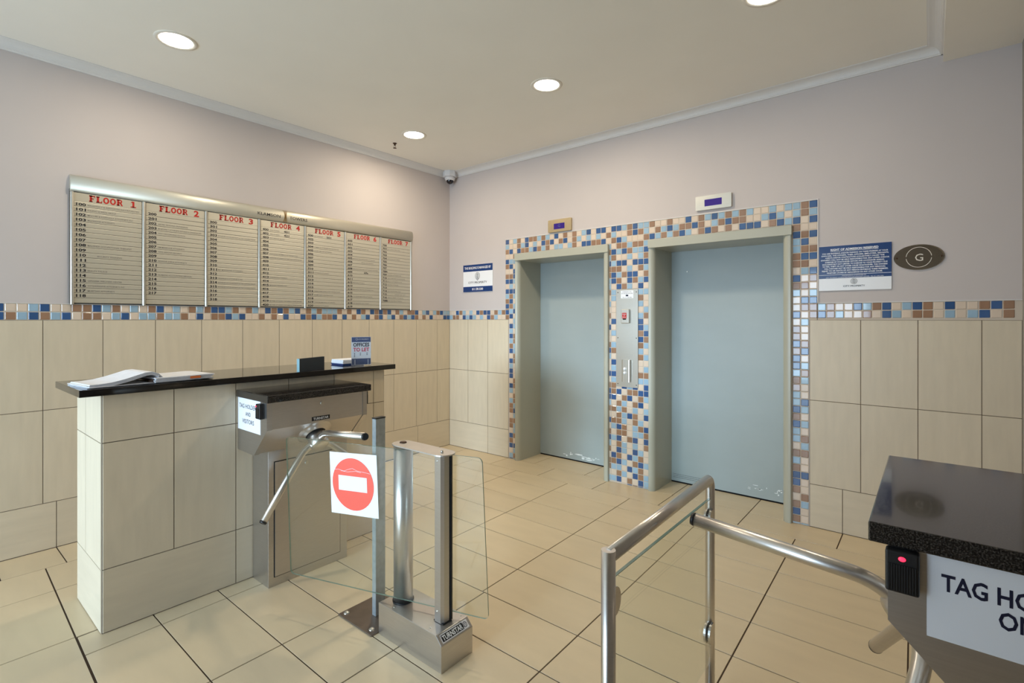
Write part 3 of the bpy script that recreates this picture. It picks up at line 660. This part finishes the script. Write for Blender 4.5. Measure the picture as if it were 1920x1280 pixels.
MB().box((1.3985, -3.215, TZ+.012), (1.4005, -3.165, TZ+.024)).build('orange_print', M['orange'], r)
# black upright holder
r = tag(empty('upright_plaque', (1.36, -2.5, TZ)), 'black upright desk plaque with a pale edge standing on the countertop', 'desk plaque')
a = Vector((1.407, -2.612, TZ)); b = Vector((1.330, -2.40, TZ)); d = (b-a).normalized(); nn = Vector((-d.y, d.x, 0))*-1
if nn.x > 0: nn = -nn
mb = MB(); mb.prism([a, b, b+nn*.020, a+nn*.020], (0, 0, .080)); mb.build('plaque_body', M['black'], r)
mb = MB(); e = a-d*.0022; mb.prism([e, a-d*.0001, a-d*.0001+nn*.020, e+nn*.020], (0, 0, .080)); mb.build('pale_edge', M['cyanedge'], r)
# leaflets
r = tag(empty('leaflet_stack', (1.12, -2.2, TZ)), 'low stack of white and blue leaflets beside the small flyer stand', 'leaflets')
for i in range(7):
    mb = MB(); dx = random.uniform(-.004, .004); dy = random.uniform(-.004, .004); z = TZ+.0004+i*.0055
    mb.box((1.09+dx, -2.205+dy, z), (1.24+dx, -2.03+dy, z+.0050)); mb.build('leaflet', M['navy'] if i < 2 else M['paper'], r)
# offices to let stand
r = tag(empty('flyer_stand', (1.32, -2.13, TZ)), 'small clear stand holding an Offices to Let flyer on the countertop', 'flyer stand')
u = Vector((.38, .925, 0)).normalized(); nrm = Vector((u.y, -u.x, 0)); o_ = Vector((1.330, -2.196, TZ)); wd, ht = .134, .207
mb = MB(); q = lambda s_, z, n_=0: o_+u*s_+Vector((0, 0, z))+nrm*n_
mb.prism([q(0, .008), q(wd, .008), q(wd, .008, -.002), q(0, .008, -.002)], (0, 0, ht-.012)); fl = mb.build('flyer', M['white'], r)
for nm, z0_, z1_, m_ in (('top_bar', ht-.040, ht-.006, M['slate']), ('photo_strip', .010, .052, M['slate'])):
    mb = MB(); mb.poly([q(.002, z0_, .0006), q(wd-.002, z0_, .0006), q(wd-.002, z1_, .0006), q(.002, z1_, .0006)]); mb.build(nm, m_, fl)
Ink(u, (0,0,1)).t('OFFICES', q(wd/2, .136, .0009), .036, 'CENTER', .02, 1, .110).build('lettering', M['navyink'], fl)
Ink(u, (0,0,1)).t('TO LET', q(wd/2, .102, .0009), .036, 'CENTER', .02, 1, .110).build('red_lettering', M['pink'], fl)
ik = Ink(u, (0,0,1)); ik.t('CITY PROPERTY', q(.082, ht-.024, .0012), .010, 'CENTER', .01, 1, .072); ik.ring(q(.036, ht-.02, .0012), 0, 0, .0075, .0075, .0015, 12)
ik.rect(q(.022, .010, .0012), 0, 0, .004, .035); ik.rect(q(.112, .010, .0012), 0, 0, .004, .035); ik.build('white_lettering', M['white'], fl)
ik = Ink(u, (0,0,1))
for s_, zs in ((.018, (.086, .075, .064)), (.058, (.086, .075)), (.104, (.086, .075))):
    for z in zs: ik.rect(q(s_, z, .0009), 0, 0, .006, .005)
ik.build('bullet_marks', M['navyink'], fl)
mb = MB(); mb.prism([q(-.003, 0, .002), q(wd+.003, 0, .002), q(wd+.003, 0, .0045), q(-.003, 0, .0045)], (0, 0, ht)); mb.prism([q(-.003, 0, -.045), q(wd+.003, 0, -.045), q(wd+.003, 0, .012), q(-.003, 0, .012)], (0, 0, .0025)); mb.build('acrylic_holder', M['acrylic'], r)

# ================================================================ TRIPOD TURNSTILES
def turnstile(mir, label, sign):
    """mir False: cabinet backs on the counter and faces +x; True: mirrored about x = 3.065"""
    fx = (lambda x: 6.13-x) if mir else (lambda x: x); sg = -1 if mir else 1
    r = tag(empty('tripod_turnstile', (fx(1.5), -2.667, 0)), label, 'turnstile', 'tripod turnstiles')
    Y0, Y1 = -2.975, -2.362; X1_ = 1.752
    V = lambda x, y, z: Vector((fx(x), y, z))
    def bx(mb, a, b, bev=0): 
        p, q_ = V(*a), V(*b); mb.box((min(p.x, q_.x), min(p.y, q_.y), min(p.z, q_.z)), (max(p.x, q_.x), max(p.y, q_.y), max(p.z, q_.z)), bev, 2); return mb
    sec = [(1.404, .766), (1.600, .762), (X1_, .914), (X1_, 1.060), (1.404, 1.060)]
    mb = MB(); mb.prism([V(x, Y0+.03, z) for x, z in sec], (0, Y1-Y0-.06, 0)); mb.build('cabinet', M['steel_h'], r)
    big = [(1.404, .762), (1.602, .758), (X1_+.003, .912), (X1_+.003, 1.0605), (1.404, 1.0605)]
    for y in (Y0, Y1-.029):
        mb = MB(); mb.prism([V(x, y, z) for x, z in big], (0, .029, 0)); mb.build('end_cap', M['steel'], r)
    # flared collar swelling out of the sloping face round the hub
    H = V(1.74, -2.667, .82); ax = Vector((sg, 0, -1)).normalized()
    B0 = V(1.684, -2.667, .846)
    mb = MB(); mb.lathe([(.104, -.004), (.095, .002), (.080, .006), (.066, .009), (.057, .016)], B0, ax, 40); mb.build('hub_collar', M['steel_h'], r)
    mb = MB(); mb.cyl(B0+ax*.0, B0+ax*.019, .055, n=36); mb.build('bearing_ring', M['black'], r)
    hb = MB(); c0 = B0+ax*.018; hb.lathe([(0, 0), (.052, 0), (.053, .068), (.049, .078), (.034, .083), (0, .083)], c0, ax, 40); hub = hb.build('hub', M['tube'], r)
    e1 = Vector((sg, 0, 1)).normalized(); e2 = ax.cross(e1)*sg
    half = math.radians(55); rot = math.radians(5)
    for k in (0, 1, 2):
        an = rot+k*2*PI/3; rad = e1*math.cos(an)+e2*math.sin(an)
        # mirrored fixture keeps the +y/-y sense of the original
        dr = ax*math.cos(half)+rad*math.sin(half); P0 = c0+ax*.050+rad*.036; E = H+dr*.5; K = P0+rad*.050+ax*.002
        st = K+(E-K)*.12
        pts = [P0]
        for j in range(1, 8):
            t_ = j/8; pts.append(P0*(1-t_)**2+K*2*t_*(1-t_)+st*t_**2)
        pts.append(st); pts.append(E)
        arm = MB().tube(pts, .019, 24).build('tripod_arm', M['tube'], r)
        dd = (E-st).normalized(); MB().cyl(E-dd*.001, E+dd*.009, .0195, .017, 24).build('arm_end_cap', M['black'], arm)
    mb = MB(); bx(mb, (1.402, Y0-.010, 1.061), (1.786, Y1+.010, 1.100), .003); mb.build('granite_top', M['granite'], r)
    # pedestal
    mb = MB(); bx(mb, (1.404, -2.893, .0), (1.596, -2.400, .764), .002); pd = mb.build('pedestal', M['steel'], r)
    mb = MB(); bx(mb, (1.5965, -2.862, .050), (1.5985, -2.448, .700)); mb.build('door_gap', M['dark'], pd)
    mb = MB(); bx(mb, (1.597, -2.858, .054), (1.601, -2.452, .696)); dr_ = mb.build('access_door', M['steel_h'], pd)
    mb = MB(); mb.cyl(V(1.60, -2.672, .655), V(1.607, -2.672, .655), .010, n=18); mb.build('door_lock', M['alu'], pd)
    mb = MB(); mb.cyl(V(X1_, -2.660, 1.020), V(X1_+.006, -2.660, 1.020), .011, n=20); mb.cyl(V(X1_+.006, -2.660, 1.020), V(X1_+.0065, -2.660, 1.020), .006, n=12); mb.build('cabinet_lock', M['alu'], r)
    # maker's plate
    mb = MB(); bx(mb, (X1_, -2.722, .925), (X1_+.0012, -2.612, .948)); mp = mb.build('maker_plate', M['black'], r)
    o1 = V(X1_+.0016, -2.667, .930); Rt = (0, sg, 0)
    Ink(Rt, (0,0,1)).t('TURNSTAR', o1, .018, 'CENTER', .02, 1, .094).build('lettering', M['white'], mp)
    # readers at both ends
    for y, s_ in ((Y0, -1), (Y1, 1)):
        xa, xb = (1.682, 1.730) if not mir else (1.706, 1.758)
        ya, yb = (y, y+s_*.026); lo_, hi_ = min(ya, yb), max(ya, yb); zc0, zc1 = (.972, 1.052) if not mir else (.980, 1.059)
        p, q_ = fx(xa), fx(xb); x0_, x1_ = min(p, q_), max(p, q_)
        mb = MB(); mb.box((x0_, lo_, zc0), (x1_, hi_, zc1), .004, 2)
        for j in range(11):
            xx = x0_+.006+(x1_-x0_-.012)*j/10; yy = ya+s_*.0262
            mb.box((xx-.0013, min(yy, yy+s_*.002), zc0+.004), (xx+.0013, max(yy, yy+s_*.002), zc1-.024))
        rd = mb.build('card_reader', M['black'], r)
        mb = MB(); mb.lathe([(0, .0016), (.0028, .0014), (.0045, 0)], ((x0_+x1_)/2-(0 if mir else .015), ya+s_*.0262, zc1-.013), (0, s_, 0), 16)
        for v in mb.bm.verts: v.co.x = (x0_+x1_)/2+(v.co.x-(x0_+x1_)/2)*1.3
        mb.build('indicator_lamp', M['led'], rd)
    # paper sign on the near end
    yy = Y0-.0012
    if not mir: sx0, sx1, sz0, sz1 = 1.406, 1.684, .882, 1.0595
    else: sx0, sx1, sz0, sz1 = 4.434, 4.70, .905, 1.0595
    sh = MB().box((sx0, yy, sz0), (sx1, Y0-.0002, sz1)).build('paper_sign', M['paper'], r)
    ik = Ink((1,0,0), (0,0,1))
    if not mir:
        cx_ = 1.536; ik.t('TAG HOLDERS', (cx_, yy-.0005, 1.005), .034, 'CENTER', .005, 1, .222).t('AND', (cx_, yy-.0005, .964), .032, 'CENTER', .005, 1, .064).t('VISITORS', (cx_, yy-.0005, .922), .034, 'CENTER', .005, 1, .145)
    else:
        ik.t('TAG HOLDERS', (4.455, yy-.0005, .998), .043, 'LEFT', .022, 1, .213).t('ONLY', (4.575, yy-.0005, .957), .043, 'CENTER', .022, 1, .086)
    ik.build('lettering', M['navyink'], sh)
    return r
turnstile(False, 'tripod turnstile against the tiled counter with a tag holder and visitors sign', 0)
turnstile(True, 'tripod turnstile at the right edge, red reader lamp beside its large tag holders sign', 1)

# ================================================================ GLASS GATE UNIT
g = tag(empty('glass_gate', (2.62, -2.65, 0)), 'glass gate panel with round red no entry sign on a low steel floor box', 'gate')
mb = MB(); sec = [(2.408, 0), (2.846, 0), (2.846, .116), (2.812, .150), (2.408, .150)]
mb.prism([(x, -2.747, z) for x, z in sec], (0, .190, 0))
bmesh.ops.bevel(mb.bm, geom=mb.bm.edges[:], offset=.0015, segments=1, affect='EDGES'); bs = mb.build('floor_box', M['steel'], g)
u = Vector((0, 1, 0)); up = Vector((-.034, 0, .034)).normalized(); nn = Vector((1, 0, 1)).normalized(); o_ = Vector((2.829, -2.652, .133))+nn*.0006
mb = MB(); mb.poly([o_+u*a_+up*b_ for a_, b_ in ((-.080, -.0175), (.080, -.0175), (.080, .0175), (-.080, .0175))]); lbp = mb.build('label_border', M['paper'], g)
mb = MB(); mb.poly([o_+nn*.0003+u*a_+up*b_ for a_, b_ in ((-.076, -.014), (.050, -.014), (.050, .014), (-.076, .014))]); mb.build('black_field', M['black'], lbp)
Ink(u, up).t('TURNSTAR', o_+nn*.0006+u*(-.013)+up*(-.010), .029, 'CENTER', .03, 1, .118).build('lettering', M['white'], lbp)
Ink(u, up).ring(o_+nn*.0006+u*.062, 0, 0, .012, .012, .0025, 18).t('ST', o_+nn*.0006+u*.062+up*(-.006), .016, 'CENTER', .01, 1, .014).build('star_logo', M['navyink'], lbp)
for x, y in ((2.50, -2.725), (2.75, -2.725), (2.79, -2.575), (2.45, -2.575)): MB().lathe([(0, .003), (.004, .002), (.005, 0)], (x, y, .150), (0,0,1), 12).build('cover_screw', M['alu'], g)
cyl = (2.478, -2.655); fp = (2.748, -2.652)
MB().cyl((*cyl, .150), (*cyl, .897), .046, n=48).build('pivot_column', M['tube'], g)
MB().cyl((*cyl, .1505), (*cyl, .155), .051, n=48).build('column_foot', M['black'], g)
mb = MB(); mb.box((fp[0]-.031, fp[1]-.027, .152), (fp[0]+.031, fp[1]+.027, .897), .012, 1, lambda e: abs(e.verts[0].co.z-e.verts[1].co.z) > .3); mb.build('front_post', M['steel'], g)
for z in (.20, .868): MB().lathe([(0, .003), (.004, .002), (.005, 0)], (fp[0]-.004, fp[1]-.027, z), (0,-1,0), 12).build('post_screw', M['alu'], g)
MB().box((fp[0]+.025, fp[1]+.020, .155), (fp[0]+.036, fp[1]+.030, .893)).build('rubber_gasket', M['black'], g)
MB().box((fp[0]-.028, fp[1]-.024, .1505), (fp[0]+.033, fp[1]+.030, .155)).build('post_foot', M['black'], g)
# stadium cap plate
mb = MB(); rr = .053; pts = []
a = Vector((cyl[0], cyl[1], .897)); b = Vector((fp[0]+.008, fp[1], .897)); dd = (b-a).normalized(); w = Vector((-dd.y, dd.x, 0))
for k in range(17): t_ = PI/2+PI*k/16; pts.append(a+dd*math.cos(t_)*rr+w*math.sin(t_)*rr)
for k in range(17): t_ = -PI/2+PI*k/16; pts.append(b+dd*math.cos(t_)*rr+w*math.sin(t_)*rr)
mb.prism(pts, (0, 0, .006)); mb.build('cap_plate', M['steel_h'], g)
MB().lathe([(0, .006), (.014, .006), (.017, .003), (.017, 0)], (cyl[0]-.005, cyl[1]+.003, .903), (0,0,1), 24).build('cap_bolt', M['bronze'], g)
MB().cyl((fp[0]+.006, fp[1]-.006, .903), (fp[0]+.006, fp[1]-.006, .914), .006, n=14).build('cap_pin', M['alu'], g)
# pane
A = Vector((1.838, -2.9115, 0)); B = Vector((2.909, -2.561, 0)); d = (B-A).normalized(); n3 = Vector((d.y, -d.x, 0)); L = (B-A).length
def pane_pts(m, z0, z1, rad):
    pts = []
    for cx_, cz_, a0 in ((m+rad, z0+rad, PI), (L-m-rad, z0+rad, 3*PI/2), (L-m-rad, z1-rad, 0), (m+rad, z1-rad, PI/2)):
        for k in range(7): t_ = a0+PI/2*k/6; pts.append((cx_+rad*math.cos(t_), cz_+rad*math.sin(t_)))
    return pts
lean = .045                                       # the pane hangs slightly out of true
def pw(s_, z, off): return A+d*(s_+(0.885-z)*lean*(1 if True else 0))+Vector((0, 0, z))+n3*off
pp = pane_pts(0, .178, .885, .022)
mb = MB(); mb.poly([pw(s_, z, -.004) for s_, z in pp][::-1]); mb.poly([pw(s_, z, .004) for s_, z in pp])
mb.mi = 1
for (s0, z0_), (s1, z1_) in zip(pp, pp[1:]+pp[:1]): mb.poly([pw(s0, z0_, -.004), pw(s1, z1_, -.004), pw(s1, z1_, .004), pw(s0, z0_, .004)])
pane = mb.build('glass_pane', [M['glass'], M['glassedge']], g)
sA = .285; sB = .567; zt, zb = .840, .536
mb = MB(); q = [pw(s_, z, .0052) for s_, z in ((sA, zb-.002), (sB, zb+.004), (sB, zt+.004), (sA, zt-.004))]; q2 = [p-n3*.001 for p in q]; 
vs = [mb.bm.verts.new(p) for p in q]+[mb.bm.verts.new(p) for p in q2]; mb.bm.faces.new(vs[:4]); mb.bm.faces.new(vs[7:3:-1])
for i in range(4): mb.bm.faces.new((vs[i], vs[4+i], vs[4+(i+1) % 4], vs[(i+1) % 4]))
ns = mb.build('no_entry_sign', M['paper'], pane)
cs, cz = (sA+sB)/2-.004, (zt+zb)/2; N = 40
mb = MB(); mb.poly([pw(cs+.124*math.cos(2*PI*k/N), cz+.128*math.sin(2*PI*k/N), .0058) for k in range(N)]); mb.build('red_disc', M['coral'], ns)
mb = MB(); mb.poly([pw(cs+a_, cz+b_, .0064) for a_, b_ in ((-.086, -.035), (.084, -.032), (.084, .040), (-.086, .038))]); mb.build('white_bar', M['paper'], ns)
mb = MB()
for seq in ([(-.115, .062), (-.085, .066), (-.05, .060), (-.028, .070), (0, .078), (.03, .068), (.07, .066), (.105, .062)], [(-.07, .060), (-.03, .058), (.02, .066), (.05, .062)]):
    for (a0, b0), (a1, b1) in zip(seq, seq[1:]): mb.poly([pw(cs+a0, cz+b0-.0006, .0062), pw(cs+a1, cz+b1-.0006, .0062), pw(cs+a1, cz+b1+.0006, .0062), pw(cs+a0, cz+b0+.0006, .0062)])
mb.build('crease_line', M['paper'], ns)
# slim post on its plate
g = tag(empty('steel_post', (2.26, -2.65, 0)), 'slim worn steel post on a bolted floor plate behind the no entry sign', 'post')
mb = MB(); mb.box((2.124, -2.786, .0005), (2.404, -2.520, .008), .001, 1); mb.build('floor_plate', M['plate'], g)
MB().box((2.263, -2.682, .008), (2.293, -2.622, .998), .002, 1).build('post_tube', M['galv'], g)
MB().box((2.2625, -2.6825, .998), (2.2935, -2.6215, 1.003)).build('post_cap', M['black'], g)
for x, y in ((2.150, -2.755), (2.365, -2.755), (2.150, -2.555)):
    MB().lathe([(0, .010), (.007, .009), (.010, .005), (.014, .0035), (.015, 0)], (x, y, .008), (0,0,1), 8).build('anchor_bolt', M['alu'], g)

# ================================================================ HANDRAIL WITH GLASS INFILL
XRl = 3.792; RZ = .882; ya, yb = -3.03, -2.205; tr = .019
g = tag(empty('handrail', (XRl, (ya+yb)/2, 0)), 'brushed steel tube handrail frame with glass infill in the foreground', 'handrail')
MB().tube([(XRl, ya, .001), (XRl, ya, .4), (XRl, ya, RZ+.0175)], tr, 28).build('rail_post', M['tube'], g)
mb = MB(); pts = [(XRl-.012, yb, .001), (XRl-.012, yb, .45), (XRl-.012, yb, RZ-.035)]
for k in range(1, 7): t_ = PI/2*k/6; pts.append((XRl-.012, yb-.022*(1-math.cos(t_)), RZ-.035+.035*math.sin(t_)))
mb.tube(pts, tr*.93, 28).build('rail_post', M['tube'], g)
MB().tube([(XRl, ya, RZ), (XRl-.012, yb-.018, RZ)], tr, 28).build('top_rail', M['tube'], g)
for y, x in ((ya, XRl), (yb, XRl-.012)): MB().lathe([(.019, .008), (.045, .006), (.047, 0)], (x, y, 0), (0,0,1), 30).build('floor_flange', M['tube'], g)
xg = XRl-.006
MB().box((xg-.004, ya+.026, .19), (xg+.004, yb-.026, .812)).build('glass_infill', [M['glass'], M['glassedge']], g)
MB().box((xg-.0045, ya+.026, .812), (xg+.0045, yb-.026, .814)).box((xg-.0045, ya+.0245, .19), (xg+.0045, ya+.026, .814)).build('glass_edge', M['glassedge'], g)
for y, s_, z in ((ya, 1, .755), (yb, -1, .735), (yb, -1, .30), (ya, 1, .30)):
    mb = MB()
    for xo in (-.0125, .0045):
        pts = []
        for k in range(15): t_ = -PI/2+PI*k/14; pts.append((xg+xo, y+s_*(.028+.030*math.cos(t_)), z+.038*math.sin(t_)))
        pts = [(xg+xo, y+s_*.013, z-.038)]+pts+[(xg+xo, y+s_*.013, z+.038)]; mb.prism(pts, (.008, 0, 0))
    c_ = mb.build('glass_clamp', M['steel'], g)
    MB().box((xg-.0045, min(y+s_*.012, y+s_*.044), z-.024), (xg+.0045, max(y+s_*.012, y+s_*.044), z+.024)).build('rubber_insert', M['black'], c_)
